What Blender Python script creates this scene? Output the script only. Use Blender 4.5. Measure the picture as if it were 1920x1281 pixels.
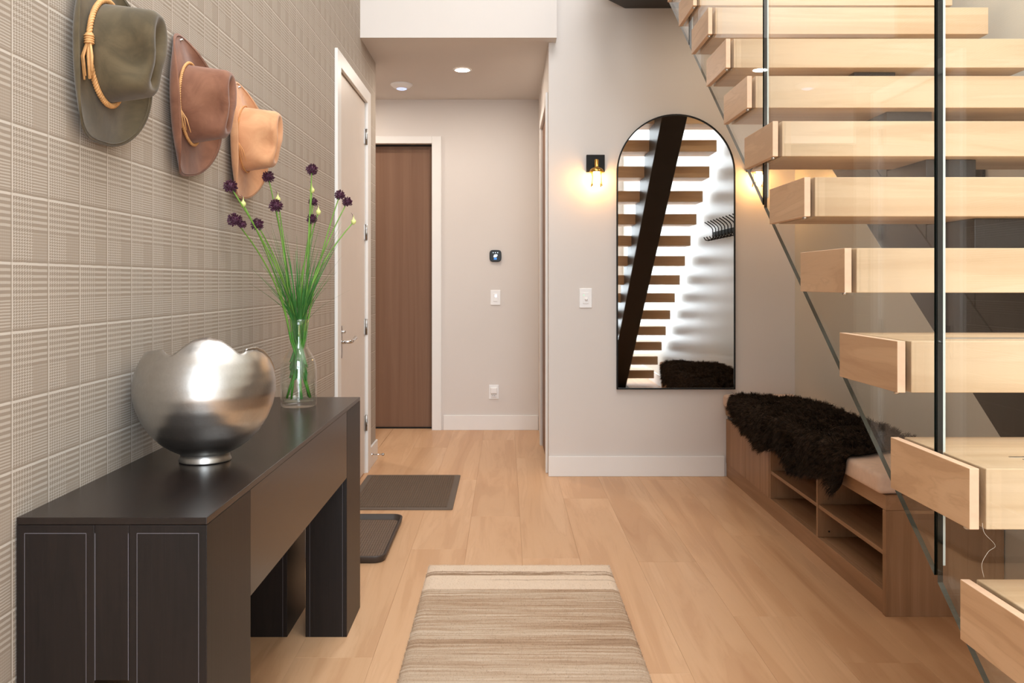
import bpy, math, random
import numpy as np
from mathutils import Vector, Matrix, noise

# ------------------------------------------------------------------ scene, camera, world, lights, exposure
for o in list(bpy.data.objects):
    bpy.data.objects.remove(o, do_unlink=True)
S = bpy.context.scene
C = S.collection
PI = math.pi
random.seed(7)
rng = np.random.default_rng(7)

ZC, F, U0, V0 = 1.258, 1580.0, 948.0, 530.0       # eye height, focal length in px, vanishing point
cam = bpy.data.cameras.new('camera')
cam.sensor_fit = 'HORIZONTAL'
cam.sensor_width = 36.0
cam.lens = F / 1920 * 36.0
cam.shift_x = (960 - U0) / 1920
cam.shift_y = -(640.5 - V0) / 1920
cam.clip_start = 0.02
cam_ob = bpy.data.objects.new('camera', cam)
cam_ob.location = (0, 0, ZC)
cam_ob.rotation_euler = (PI / 2, 0, 0)
C.objects.link(cam_ob)
S.camera = cam_ob

world = bpy.data.worlds.new('world')
S.world = world
world.use_nodes = True
bg = world.node_tree.nodes['Background']
bg.inputs[0].default_value = (0.78, 0.88, 1.0, 1)
bg.inputs[1].default_value = 1.0

def area_light(name, loc, rot, sx, sy, power, col):
    l = bpy.data.lights.new(name, 'AREA')
    l.shape = 'RECTANGLE'
    l.size, l.size_y = sx, sy
    l.energy = power
    l.color = col
    o = bpy.data.objects.new(name, l)
    o.location = loc
    o.rotation_euler = rot
    C.objects.link(o)
    return o

# daylight arriving through the tall entrance window behind the camera
area_light('window_daylight', (0.62, -2.78, 2.7), (PI / 2, 0, 0), 2.3, 5.0, 180, (0.88, 0.94, 1.0))
# soft fill from above, through an unseen skylight added over the stairwell
area_light('added_skylight_fill', (0.45, 1.6, 5.50), (0, 0, 0), 2.2, 3.4, 105, (1.0, 0.985, 0.97))

S.view_settings.view_transform = 'Standard'
S.view_settings.look = 'None'
S.view_settings.gamma = 1.0
S.view_settings.use_curve_mapping = False
S.view_settings.exposure = 0.75
S.cycles.use_denoising = True
S.cycles.max_bounces = 10
S.cycles.diffuse_bounces = 5
S.cycles.glossy_bounces = 5
S.cycles.transparent_max_bounces = 24
S.cycles.caustics_reflective = False
S.cycles.caustics_refractive = False
S.cycles.sample_clamp_indirect = 6.0

# ------------------------------------------------------------------ helpers
def lin(h):
    h = h.lstrip('#')
    r = []
    for i in (0, 2, 4):
        c = int(h[i:i + 2], 16) / 255
        r.append(c / 12.92 if c <= 0.04045 else ((c + 0.055) / 1.055) ** 2.4)
    return (r[0], r[1], r[2], 1.0)

def un(u, v, Y):
    """point at depth Y seen at pixel (u, v); used to take measurements off the photograph"""
    return Vector(((u - U0) * Y / F, Y, ZC - (v - V0) * Y / F))

class MB:
    def __init__(s):
        s.v, s.f, s.m, s.smooth = [], [], [], []
    def add(s, vs, fs, mi=0, sm=False):
        b = len(s.v)
        s.v.extend([tuple(p) for p in vs])
        for f in fs:
            s.f.append(tuple(b + i for i in f))
            s.m.append(mi)
            s.smooth.append(sm)
        return s
    def box(s, x0, x1, y0, y1, z0, z1, mi=0):
        v = [(x, y, z) for z in (z0, z1) for y in (y0, y1) for x in (x0, x1)]
        f = [(0, 2, 3, 1), (4, 5, 7, 6), (0, 1, 5, 4), (2, 6, 7, 3), (0, 4, 6, 2), (1, 3, 7, 5)]
        return s.add(v, f, mi)
    def prism(s, pts, axis, a0, a1, mi=0):
        """extrude polygon pts (2D) along an axis: 'x' -> pts are (y,z); 'y' -> (x,z); 'z' -> (x,y)"""
        n = len(pts)
        def P(p, a):
            return {'x': (a, p[0], p[1]), 'y': (p[0], a, p[1]), 'z': (p[0], p[1], a)}[axis]
        v = [P(p, a0) for p in pts] + [P(p, a1) for p in pts]
        f = [tuple(range(n))[::-1], tuple(range(n, 2 * n))]
        f += [(i, (i + 1) % n, n + (i + 1) % n, n + i) for i in range(n)]
        return s.add(v, f, mi)
    def tube(s, path, r, seg=8, mi=0, cap=True, closed=False):
        path = [Vector(p) for p in path]
        n = len(path)
        rad = r if hasattr(r, '__len__') else [r] * n
        vs, fs = [], []
        up = None
        for i, p in enumerate(path):
            a = path[(i - 1) % n] if (closed or i > 0) else p
            b = path[(i + 1) % n] if (closed or i < n - 1) else p
            t = (b - a).normalized()
            if up is None:
                up = t.orthogonal().normalized()
            up = (up - t * up.dot(t))
            up = up.normalized() if up.length > 1e-6 else t.orthogonal().normalized()
            w = t.cross(up)
            for k in range(seg):
                an = 2 * PI * k / seg
                vs.append(p + (up * math.cos(an) + w * math.sin(an)) * rad[i])
        m = n if closed else n - 1
        for i in range(m):
            for k in range(seg):
                a, b = i * seg + k, i * seg + (k + 1) % seg
                c, d = ((i + 1) % n) * seg + (k + 1) % seg, ((i + 1) % n) * seg + k
                fs.append((a, b, c, d))
        if cap and not closed:
            fs.append(tuple(range(seg))[::-1])
            fs.append(tuple((n - 1) * seg + k for k in range(seg)))
        return s.add(vs, fs, mi, True)
    def lathe(s, prof, seg=32, c=(0, 0, 0), mi=0, axis='z', cap0=False, cap1=False):
        vs, fs = [], []
        for r, h in prof:
            for k in range(seg):
                a = 2 * PI * k / seg
                x, y = r * math.cos(a), r * math.sin(a)
                p = {'z': (x, y, h), 'y': (x, h, y), 'x': (h, x, y)}[axis]
                vs.append((p[0] + c[0], p[1] + c[1], p[2] + c[2]))
        for i in range(len(prof) - 1):
            for k in range(seg):
                fs.append((i * seg + k, i * seg + (k + 1) % seg, (i + 1) * seg + (k + 1) % seg, (i + 1) * seg + k))
        if cap0: fs.append(tuple(range(seg))[::-1])
        if cap1: fs.append(tuple((len(prof) - 1) * seg + k for k in range(seg)))
        return s.add(vs, fs, mi, True)
    def grid(s, fn, nu, nv, mi=0, closed_u=False):
        vs = [fn(i / (nu if closed_u else nu - 1), j / (nv - 1)) for j in range(nv) for i in range(nu)]
        fs = []
        for j in range(nv - 1):
            for i in range(nu if closed_u else nu - 1):
                i2 = (i + 1) % nu
                fs.append((j * nu + i, j * nu + i2, (j + 1) * nu + i2, (j + 1) * nu + i))
        return s.add(vs, fs, mi, True)
    def mesh(s, name, mats):
        me = bpy.data.meshes.new(name)
        me.from_pydata(s.v, [], s.f)
        me.polygons.foreach_set('material_index', s.m)
        me.polygons.foreach_set('use_smooth', s.smooth)
        for m in (mats if isinstance(mats, (list, tuple)) else [mats]):
            me.materials.append(m)
        me.update()
        return me
    def build(s, name, mats, parent=None, loc=None, bevel=0, fixn=False, shade=None):
        me = s.mesh(name, mats)
        if fixn:
            import bmesh
            bm = bmesh.new(); bm.from_mesh(me)
            bmesh.ops.recalc_face_normals(bm, faces=bm.faces)
            bm.to_mesh(me); bm.free()
        return link(name, me, parent, loc, bevel)

def link(name, me, parent=None, loc=None, bevel=0):
    o = bpy.data.objects.new(name, me)
    C.objects.link(o)
    if parent: o.parent = parent
    if loc: o.location = loc
    if bevel:
        b = o.modifiers.new('bevel', 'BEVEL')
        b.width = bevel; b.segments = 2; b.limit_method = 'ANGLE'; b.angle_limit = math.radians(40)
        b.harden_normals = False
    return o

def empty(name, loc=(0, 0, 0)):
    o = bpy.data.objects.new(name, None)
    o.location = loc
    o.empty_display_size = 0.1
    C.objects.link(o)
    return o

def tag(o, label, cat, group=None, kind=None):
    o['label'] = label
    o['category'] = cat
    if group: o['group'] = group
    if kind: o['kind'] = kind
    return o

def struct(o, label, cat):
    return tag(o, label, cat, kind='structure')

def bx(x0, x1, y0, y1, z0, z1):
    return MB().box(x0, x1, y0, y1, z0, z1)

# ------------------------------------------------------------------ materials
class NT:
    """small node-tree writer"""
    def __init__(s, name):
        s.mat = bpy.data.materials.new(name)
        s.mat.use_nodes = True
        s.t = s.mat.node_tree
        s.bsdf = s.t.nodes['Principled BSDF']
        s.out = s.t.nodes['Material Output']
    def n(s, typ, **kw):
        nd = s.t.nodes.new(typ)
        for k, v in kw.items(): setattr(nd, k, v)
        return nd
    def l(s, a, b): s.t.links.new(a, b)
    def put(s, sock, v):
        if hasattr(v, 'is_linked') or hasattr(v, 'links'): s.l(v, sock)
        else: sock.default_value = v
    def m(s, op, a, b=None, c=None, clamp=False):
        nd = s.n('ShaderNodeMath', operation=op); nd.use_clamp = clamp
        for i, v in enumerate((a, b, c)):
            if v is not None: s.put(nd.inputs[i], v)
        return nd.outputs[0]
    def mix(s, f, a, b, mode='MIX'):
        nd = s.n('ShaderNodeMix', data_type='RGBA', blend_type=mode)
        s.put(nd.inputs[0], f); s.put(nd.inputs[6], a); s.put(nd.inputs[7], b)
        return nd.outputs[2]
    def noise(s, vec, scale, detail=4, rough=.5, dist=0.0):
        nd = s.n('ShaderNodeTexNoise')
        if vec is not None: s.l(vec, nd.inputs['Vector'])
        nd.inputs['Scale'].default_value = scale
        nd.inputs['Detail'].default_value = detail
        nd.inputs['Roughness'].default_value = rough
        nd.inputs['Distortion'].default_value = dist
        return nd.outputs[0]
    def ramp(s, f, stops, interp='LINEAR'):
        nd = s.n('ShaderNodeValToRGB')
        cr = nd.color_ramp; cr.interpolation = interp
        while len(cr.elements) < len(stops): cr.elements.new(0.5)
        for e, (p, c) in zip(cr.elements, stops):
            e.position = p; e.color = c if len(c) == 4 else (*c, 1)
        s.l(f, nd.inputs[0])
        return nd.outputs[0]
    def obj(s, rand=True, scale=(1, 1, 1)):
        tc = s.n('ShaderNodeTexCoord').outputs['Object']
        if rand:
            r = s.n('ShaderNodeObjectInfo').outputs['Random']
            cb = s.n('ShaderNodeCombineXYZ')
            for i, k in enumerate((13.7, 7.3, 5.1)): s.l(s.m('MULTIPLY', r, k), cb.inputs[i])
            ad = s.n('ShaderNodeVectorMath', operation='ADD')
            s.l(tc, ad.inputs[0]); s.l(cb.outputs[0], ad.inputs[1]); tc = ad.outputs[0]
        mp = s.n('ShaderNodeVectorMath', operation='MULTIPLY')
        s.l(tc, mp.inputs[0]); mp.inputs[1].default_value = scale
        return mp.outputs[0]
    def bump(s, h, strength, dist=.002):
        nd = s.n('ShaderNodeBump')
        nd.inputs['Strength'].default_value = strength
        nd.inputs['Distance'].default_value = dist
        s.l(h, nd.inputs['Height'])
        s.l(nd.outputs[0], s.bsdf.inputs['Normal'])
    def done(s, color=None, rough=.5, metal=0, spec=None):
        if color is not None: s.put(s.bsdf.inputs['Base Color'], color)
        s.put(s.bsdf.inputs['Roughness'], rough)
        s.put(s.bsdf.inputs['Metallic'], metal)
        if spec is not None: s.bsdf.inputs['Specular IOR Level'].default_value = spec
        return s.mat

def plain(name, hexc, rough=.5, metal=0, spec=None, var=.04, vscale=6, bump=0, bscale=200):
    t = NT(name)
    c = lin(hexc)
    v = t.obj(False)
    nz = t.noise(v, vscale, 3)
    d = tuple(max(0, x * (1 - var)) for x in c[:3]) + (1,)
    e = tuple(min(1, x * (1 + var)) for x in c[:3]) + (1,)
    col = t.ramp(nz, [(.3, d), (.7, e)])
    if bump: t.bump(t.noise(v, bscale, 2), bump, .001)
    return t.done(col, rough, metal, spec)

def wood(name, light, mid, dark, axis, rough=.45, across=9.0, along=.55, fine=.35, rnd=.10, spec=.35, bump=.12, cathedral=.5):
    t = NT(name)
    sc = [across, across, across]; sc['xyz'.index(axis)] = along
    v = t.obj(True, tuple(sc))
    n1 = t.noise(v, 1.0, 5, .55, .9)
    rings = t.m('FRACT', t.m('MULTIPLY', n1, 7.0))
    rings = t.m('ABSOLUTE', t.m('SUBTRACT', t.m('MULTIPLY', rings, 2.0), 1.0))
    sf = [170.0, 170.0, 170.0]; sf['xyz'.index(axis)] = 3.0
    v2 = t.obj(True, tuple(sf))
    n2 = t.noise(v2, 1.0, 3, .6)
    base = t.ramp(n1, [(.30, lin(dark)), (.48, lin(mid)), (.66, lin(light))])
    ringc = t.mix(t.m('MULTIPLY', t.m('POWER', rings, 3.0), cathedral), base, lin(dark))
    g = t.m('MULTIPLY', t.m('SUBTRACT', n2, .5), fine * 2)
    col = t.mix(t.m('ABSOLUTE', g, clamp=True), ringc, lin(dark))
    r = t.n('ShaderNodeObjectInfo').outputs['Random']
    hs = t.n('ShaderNodeHueSaturation')
    t.l(col, hs.inputs['Color'])
    t.l(t.m('ADD', t.m('MULTIPLY', r, rnd), 1 - rnd / 2), hs.inputs['Value'])
    t.bump(n2, bump, .0006)
    return t.done(hs.outputs[0], rough, 0, spec)

def emit(name, rgb, strength):
    t = NT(name)
    e = t.n('ShaderNodeEmission')
    e.inputs[0].default_value = (*rgb, 1); e.inputs[1].default_value = strength
    t.l(e.outputs[0], t.out.inputs[0])
    return t.mat

def clear_glass(name, tint, refl=1.0, rough=0.0, f0=.045):
    t = NT(name)
    tr = t.n('ShaderNodeBsdfTransparent'); tr.inputs[0].default_value = tint
    gl = t.n('ShaderNodeBsdfGlossy'); gl.inputs['Roughness'].default_value = rough
    gl.inputs[0].default_value = (1, 1, 1, 1)
    lw = t.n('ShaderNodeLayerWeight'); lw.inputs[0].default_value = .5
    p5 = t.m('POWER', lw.outputs['Facing'], 5.0)
    fr = t.m('MULTIPLY', t.m('ADD', t.m('MULTIPLY', p5, 1 - f0), f0), refl, clamp=True)
    mx = t.n('ShaderNodeMixShader')
    t.l(fr, mx.inputs[0]); t.l(tr.outputs[0], mx.inputs[1]); t.l(gl.outputs[0], mx.inputs[2])
    t.l(mx.outputs[0], t.out.inputs[0])
    return t.mat

M = {}
M['wall'] = plain('wall_paint', 'd6cfc9', .6, var=.015, vscale=1.5, bump=.03, bscale=400)
M['wall_right'] = plain('satin_wall_paint', 'd3d0c7', .36, var=.015, vscale=1.5, spec=.4)
M['ceiling'] = plain('ceiling_paint', 'd8d2cc', .7, var=.01, vscale=1.5)
M['trim'] = plain('trim_paint', 'e6e3df', .4, var=.01)
M['door_white'] = plain('door_paint', 'dbd0c6', .42, var=.015)
M['floor'] = wood('oak_floor', 'd6ae88', 'cea47d', 'be916b', 'y', rough=.42, across=7, along=.5, fine=.26, rnd=.07, spec=.4, cathedral=.36)
M['floor_base'] = plain('subfloor', '7a5a40', .8)
M['tread'] = wood('ash_tread', 'e4c8a8', 'ddbf9c', 'cba985', 'x', rough=.38, across=11, along=.7, fine=.25, rnd=.06, spec=.4, cathedral=.25)
M['cap'] = wood('oak_end_cap', 'd1ae8b', 'c8a37f', 'b48f6d', 'y', rough=.42, across=14, along=1.6, fine=.3, rnd=.08, spec=.35, cathedral=.45)
M['capedge'] = plain('oak_end_grain', 'e3bfa0', .5, var=.06, vscale=60)
M['bench_h'] = wood('bench_oak', 'a98465', '9d7959', '8c6a4c', 'y', rough=.5, across=16, along=.8, fine=.4, rnd=.05, cathedral=.2)
M['bench_v'] = wood('bench_oak_upright', 'a98465', '9d7959', '8c6a4c', 'z', rough=.5, across=16, along=.8, fine=.4, rnd=.05, cathedral=.2)
M['browndoor'] = wood('walnut_door', '7f604b', '795a46', '735440', 'z', rough=.55, across=16, along=.5, fine=.4, rnd=.02, cathedral=.05, spec=.25)
M['darkwood'] = wood('espresso_ash', '221916', '1e1613', '18110f', 'y', rough=.27, across=16, along=.8, fine=.3, rnd=.05, cathedral=.4, spec=.5, bump=.3)
M['darkwood_v'] = wood('espresso_ash_upright', '1c1411', '18110f', '100b09', 'z', rough=.42, across=14, along=.9, fine=.3, rnd=.05, cathedral=.5, spec=.35, bump=.35)
M['seam'] = plain('pale_edge_line', '6a666c', .6)
M['steel_black'] = plain('black_steel', '241f1c', .40, metal=.0, spec=.4, var=.1, vscale=9)
M['black'] = plain('black_metal', '0e0c0a', .55, spec=.25)
M['chrome'] = plain('chrome', 'd8d8d8', .12, metal=1, var=.02)
M['satin'] = plain('satin_nickel', 'b9b6b2', .3, metal=1, var=.02)
M['brass'] = plain('aged_brass', 'c79b55', .28, metal=1, var=.1)
M['white_plastic'] = plain('white_plastic', 'ecebea', .35, var=.01)
M['cushion'] = plain('blush_linen', 'e2c8b6', .85, var=.05, vscale=40, bump=.5, bscale=900)
M['mirror'] = plain('mirror_glass', 'f4f5f4', .015, metal=1, var=0)
M['glass'] = clear_glass('stair_glass', (.955, .967, .955, 1), .75)
M['glass_edge'] = plain('glass_edge', '07100d', .15, spec=.35, var=.2, vscale=3)
M['glass_edge_low'] = plain('glass_edge_low', '4c5550', .2, spec=.5, var=.2, vscale=3)
M['glass_glint'] = plain('pale_edge_glint', 'e6f0ec', .25, spec=.6)  # pale colour stands for the bright glint on the glass edge
M['vase_glass'] = clear_glass('vase_glass', (.97, .98, .97, 1), 1.3, f0=.05)
M['water'] = clear_glass('vase_water', (.93, .95, .93, 1), .6)
M['window_glass'] = clear_glass('window_glass', (.98, .99, .99, 1))
M['stem'] = plain('stem_green', '6f9a3e', .5, var=.25, vscale=20)
M['stem_low'] = plain('wet_stem_green', '3f8f1e', .4, var=.15, vscale=20)
M['leaf'] = plain('grass_green', '3f7a35', .5, var=.3, vscale=14)
M['bloom'] = plain('purple_bloom', '4a2038', .7, var=.4, vscale=90)
M['bud'] = plain('pale_green_bud', 'd6dc8a', .55, var=.1, vscale=40)
M['tray'] = plain('dark_brown_rubber', '3a302a', .5, var=.05)
M['cord'] = plain('tan_leather_cord', 'd6a168', .6, var=.15, vscale=60)
M['cord_pale'] = plain('straw_cord', 'c98f58', .65, var=.15, vscale=60)
M['screen'] = emit('thermostat_light', (.85, .93, 1), .7)
M['screen_blue'] = emit('thermostat_blue', (.1, .35, 1), .7)
M['fabric_white'] = plain('ivory_felt', 'e6dccb', .8)

def suede(name, light, dark):
    t = NT(name)
    v = t.obj(True)
    n1 = t.noise(v, 14, 4, .6, .8)
    n2 = t.noise(v, 320, 2)
    col = t.ramp(n1, [(.35, lin(dark)), (.65, lin(light))])
    t.bump(n2, .15, .0006)
    t.bsdf.inputs['Sheen Weight'].default_value = .25
    t.bsdf.inputs['Sheen Roughness'].default_value = .5
    return t.done(col, .85, 0, .2)
M['hat_olive'] = suede('olive_suede', '62553f', '4e4432')
M['hat_brown'] = suede('cocoa_suede', '8f634d', '79503d')
M['hat_tan'] = suede('apricot_suede', 'd6a178', 'c79068')

def bowl_mat():
    t = NT('silver_leaf')
    v = t.obj(False)
    n1 = t.noise(v, 9, 5, .6)
    n2 = t.noise(v, 60, 4, .7, 1.5)
    col = t.mix(t.m('MULTIPLY', n2, .5), lin('cdcbc8'), lin('a09d98'))
    rough = t.m('ADD', t.m('MULTIPLY', n2, .14), .25)
    t.bump(t.m('ADD', n2, t.m('MULTIPLY', n1, .6)), .12, .0015)
    return t.done(col, rough, 1.0)
M['silver'] = bowl_mat()

def wallpaper():
    t = NT('plaid_wallpaper')
    sep = t.n('ShaderNodeSeparateXYZ')
    t.l(t.n('ShaderNodeTexCoord').outputs['Object'], sep.inputs[0])
    wob = t.n('ShaderNodeTexCoord').outputs['Object']
    wn = t.noise(wob, 30, 2)
    w = t.m('MULTIPLY', t.m('SUBTRACT', wn, .5), .0016)
    y = t.m('ADD', t.m('SUBTRACT', sep.outputs[1], 1.580), w)
    z = t.m('ADD', t.m('SUBTRACT', 1.427, sep.outputs[2]), w)
    PY, PZ = .1262, .1305
    fy = t.m('FRACT', t.m('DIVIDE', y, PY))
    fz = t.m('FRACT', t.m('DIVIDE', z, PZ))
    sq = lambda a, p, d=.5: t.m('LESS_THAN', t.m('FRACT', t.m('DIVIDE', a, p)), d)
    inA = t.m('LESS_THAN', fy, .56)                 # houndstooth columns
    inC = t.m('LESS_THAN', fz, .55)                 # coarse rows
    warpA = sq(y, PY / 14)                          # ~9 mm warp stripes
    warpB = sq(y, PY / 32)
    weftA = sq(z, PZ / 11, .45)
    weftB = sq(z, PZ / 22, .5)
    warp = t.m('ADD', t.m('MULTIPLY', warpA, inA), t.m('MULTIPLY', warpB, t.m('SUBTRACT', 1.0, inA)))
    weft = t.m('ADD', t.m('MULTIPLY', weftA, inC), t.m('MULTIPLY', weftB, t.m('SUBTRACT', 1.0, inC)))
    twill = sq(t.m('ADD', y, z), .0046)
    # in the houndstooth columns warp and weft alternate by twill, elsewhere the weft reads as bars
    a = t.m('ADD', t.m('MULTIPLY', twill, warp), t.m('MULTIPLY', t.m('SUBTRACT', 1.0, twill), weft))
    b = t.m('ADD', t.m('MULTIPLY', weft, .72), t.m('MULTIPLY', warp, .28))
    bf = t.m('ADD', t.m('MULTIPLY', weftB, .25), t.m('MULTIPLY', warpB, .55))
    alt = t.m('LESS_THAN', t.m('FRACT', t.m('DIVIDE', z, PZ * 2)), .5)
    fine_blk = t.m('MULTIPLY', t.m('SUBTRACT', 1.0, inC), alt)
    bb = t.m('ADD', t.m('MULTIPLY', b, t.m('SUBTRACT', 1.0, fine_blk)), t.m('MULTIPLY', bf, fine_blk))
    pat = t.m('ADD', t.m('MULTIPLY', a, inA), t.m('MULTIPLY', bb, t.m('SUBTRACT', 1.0, inA)))
    line = t.m('MAXIMUM', t.m('LESS_THAN', fy, .032), t.m('LESS_THAN', fz, .038))
    pat = t.m('ADD', t.m('MULTIPLY', pat, .70), .14)
    pat = t.m('MAXIMUM', pat, t.m('MULTIPLY', line, 1.0))
    edge = t.m('MAXIMUM', t.m('GREATER_THAN', fy, .965), t.m('GREATER_THAN', fz, .96))
    pat = t.m('MULTIPLY', pat, t.m('SUBTRACT', 1.0, t.m('MULTIPLY', edge, .55)))
    pat = t.m('ADD', pat, t.m('MULTIPLY', line, .25))
    col = t.ramp(pat, [(0, lin('8d7f71')), (.55, lin('a99d90')), (1.0, lin('cac2b8'))])
    t.bump(pat, .25, .0008)
    return t.done(col, .7, 0, .25)
M['wallpaper'] = wallpaper()

def rug_mat():
    t = NT('striped_wool')
    tc = t.n('ShaderNodeTexCoord').outputs['Object']
    sep = t.n('ShaderNodeSeparateXYZ'); t.l(tc, sep.inputs[0])
    warp = t.noise(tc, 9, 3)
    y = t.m('ADD', sep.outputs[1], t.m('MULTIPLY', t.m('SUBTRACT', warp, .5), .012))
    cb = t.n('ShaderNodeCombineXYZ')
    t.l(t.m('MULTIPLY', sep.outputs[0], 2.2), cb.inputs[0]); t.l(t.m('MULTIPLY', y, 75), cb.inputs[1])
    n1 = t.noise(cb.outputs[0], 1.0, 5, .7)
    cb2 = t.n('ShaderNodeCombineXYZ')
    t.l(t.m('MULTIPLY', sep.outputs[0], .5), cb2.inputs[0]); t.l(t.m('MULTIPLY', y, 9), cb2.inputs[1])
    n2 = t.noise(cb2.outputs[0], 1.0, 2, .5)
    body = t.ramp(t.m('ADD', t.m('MULTIPLY', n1, .62), t.m('MULTIPLY', n2, .38)),
                  [(.36, lin('94745a')), (.46, lin('bb9d81')), (.56, lin('d4bea6')), (.68, lin('eddcc8'))])
    # y runs 0 at the far hem towards negative near the camera
    cream = lin('efd9c1')
    d = t.m('MULTIPLY', y, -1.0)
    body = t.mix(t.m('MULTIPLY', t.m('SUBTRACT', t.m('SUBTRACT', d, .75), 0), .5, clamp=True), body, lin('e6d3bd'))
    isc = t.m('LESS_THAN', d, .315)
    lines = t.m('MULTIPLY', t.m('MULTIPLY', t.m('GREATER_THAN', d, .105), t.m('LESS_THAN', d, .155)), t.m('GREATER_THAN', n1, .47))
    thin = t.m('MULTIPLY', t.m('MULTIPLY', t.m('GREATER_THAN', d, .205), t.m('LESS_THAN', d, .213)), t.m('GREATER_THAN', n2, .45))
    band = t.mix(t.m('MAXIMUM', t.m('MULTIPLY', lines, .85), t.m('MULTIPLY', thin, .5)), cream, lin('9c7c60'))
    col = t.mix(isc, body, band)
    pile = t.noise(tc, 420, 3, .7)
    col = t.mix(t.m('MULTIPLY', pile, .20), col, lin('957a62'))
    t.bump(t.m('ADD', pile, t.m('MULTIPLY', n1, .6)), .7, .004)
    return t.done(col, .95, 0, .1)
M['rug'] = rug_mat()

def mat_mat(name, c1, c2, k):
    """raised lozenge relief"""
    t = NT(name)
    tc = t.n('ShaderNodeTexCoord').outputs['Object']
    sep = t.n('ShaderNodeSeparateXYZ'); t.l(tc, sep.inputs[0])
    a = t.m('ADD', sep.outputs[0], t.m('MULTIPLY', sep.outputs[1], .6)); b = t.m('SUBTRACT', sep.outputs[0], t.m('MULTIPLY', sep.outputs[1], .6))
    sa = t.m('SINE', t.m('MULTIPLY', a, k)); sb = t.m('SINE', t.m('MULTIPLY', b, k))
    h = t.m('MULTIPLY', sa, sb)
    nz = t.noise(tc, 160, 3)
    col = t.mix(t.m('ADD', t.m('MULTIPLY', h, .45), .5, clamp=True), lin(c1), lin(c2))
    col = t.mix(t.m('MULTIPLY', nz, .4), col, lin(c1))
    t.bump(t.m('ADD', h, t.m('MULTIPLY', nz, .5)), .8, .004)
    return t.done(col, .75, 0, .3)
M['mat'] = mat_mat('ribbed_mat', '594a3d', '715f4f', 230)
M['tray_floor'] = mat_mat('embossed_tray', '5d4c40', '85705f', 260)

def fur_mat():
    t = NT('black_fleece')
    v = t.obj(False)
    col = t.ramp(t.noise(v, 45, 3), [(.35, lin('1a1410')), (.7, lin('4a3b2e'))])
    return t.done(col, .7, 0, .12)
M['fur'] = fur_mat()

# ------------------------------------------------------------------ the room
XL, XR = -.926, 1.88          # face of the papered wall, face of the wall under the stairs
YM, YF = 5.476, 7.19          # mirror wall, far hall wall
YB, ZT = -2.6, 5.5            # entrance wall behind the camera, upper ceiling
XC = .280                     # hall's right wall
ZH = 2.82                     # hall ceiling
XO = -2.4                     # side passage

# floor: wide oak planks, each its own piece
fl = MB().box(XO, 2.05, YB - .15, 7.5, -.12, -.016).build('floor', M['floor_base'])
struct(fl, 'pale oak plank floor running the length of the hallway', 'floor')
PW = .2605
x = -.926 - .04
col_i = 0
while x < XR + .1:
    y = YB - random.uniform(0.2, 1.6)
    while y < 7.45:
        L = random.choice((1.4, 1.9, 2.2, 2.2))
        y0, y1 = max(y, YB), min(y + L, 7.45)
        if y1 - y0 > .05:
            m = MB()
            g = .0002
            w, l, h, c = PW / 2 - g, (y1 - y0) / 2 - g, .0, .0005
            m.add([(-w, -l, -.015), (w, -l, -.015), (w, l, -.015), (-w, l, -.015),
                   (-w, -l, -c), (w, -l, -c), (w, l, -c), (-w, l, -c),
                   (-w + c, -l + c, 0), (w - c, -l + c, 0), (w - c, l - c, 0), (-w + c, l - c, 0)],
                  [(8, 9, 10, 11), (4, 5, 9, 8), (5, 6, 10, 9), (6, 7, 11, 10), (7, 4, 8, 11),
                   (0, 1, 5, 4), (1, 2, 6, 5), (2, 3, 7, 6), (3, 0, 4, 7)])
            m.build('plank', M['floor'], fl, ((x + PW / 2), (y0 + y1) / 2, 0))
        y += L
    x += PW
    col_i += 1
# passage floor to the side, out of sight
MB().box(XO, -.968, 5.9, 7.5, -.016, 0).build('plank', M['floor'], fl)

# papered wall with its door opening
DY0, DY1, DZ = 4.66, 5.565, 2.445
wl = MB()
wl.box(XL - .14, XL, YB, DY0, 0, ZT).box(XL - .14, XL, DY1, 6.0, 0, ZT).box(XL - .14, XL, DY0, DY1, DZ, ZT)
struct(wl.build('wall_left', M['wallpaper']), 'tall wall papered in beige glen plaid check', 'wall')

wm = MB().box(XC, XR + .14, YM, YM + .12, 0, ZT)
struct(wm.build('wall_mirror_side', M['wall']), 'warm white wall carrying the arched mirror', 'wall')
wr = MB().box(XR, XR + .14, YB, YM + .12, 0, ZT)
struct(wr.build('wall_right', M['wall_right']), 'smooth wall beside the bench and stairs', 'wall')

# hall's right wall with a brown door
HY0, HY1 = 5.64, 6.50
wh = MB().box(XC, XC + .12, YM + .12, HY0, 0, ZH + .1).box(XC, XC + .12, HY1, YF + .1, 0, ZH + .1).box(XC, XC + .12, HY0, HY1, DZ, ZH + .1)
struct(wh.build('wall_hall_right', M['wall']), 'short hallway wall with a narrow view of a brown door', 'wall')
# far wall with opening for the brown door
FX0, FX1 = -1.55, -.625
wf = MB().box(FX1, XC + .12, YF, YF + .14, 0, ZH + .1).box(FX0, FX1, YF, YF + .14, DZ, ZH + .1).box(XO, FX0, YF, YF + .14, 0, ZH + .1)
struct(wf.build('wall_far', M['wall']), 'far hallway wall with thermostat and brown door', 'wall')
struct(MB().box(XO - .1, XO, 5.7, YF + .14, 0, ZH + .1).build('wall_passage_end', M['wall']), 'end wall of the side passage', 'wall')
struct(MB().box(XO, XL - .14, 5.86, 6.0, 0, ZH + .1).build('wall_passage_front', M['wall']), 'front wall of the side passage', 'wall')
struct(MB().box(XO, XC + .12, 5.80, YF + .14, ZH, ZH + .1).box(XL, XC + .005, 5.44, 5.80, ZH, ZH + .1).build('ceiling_lower', M['ceiling']), 'low hallway ceiling with a round downlight', 'ceiling')
struct(MB().box(XL, .326, 5.365, YM, ZH - .002, ZT).build('wall_bulkhead', M['wall']), 'white bulkhead above the hallway opening', 'wall')
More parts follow.
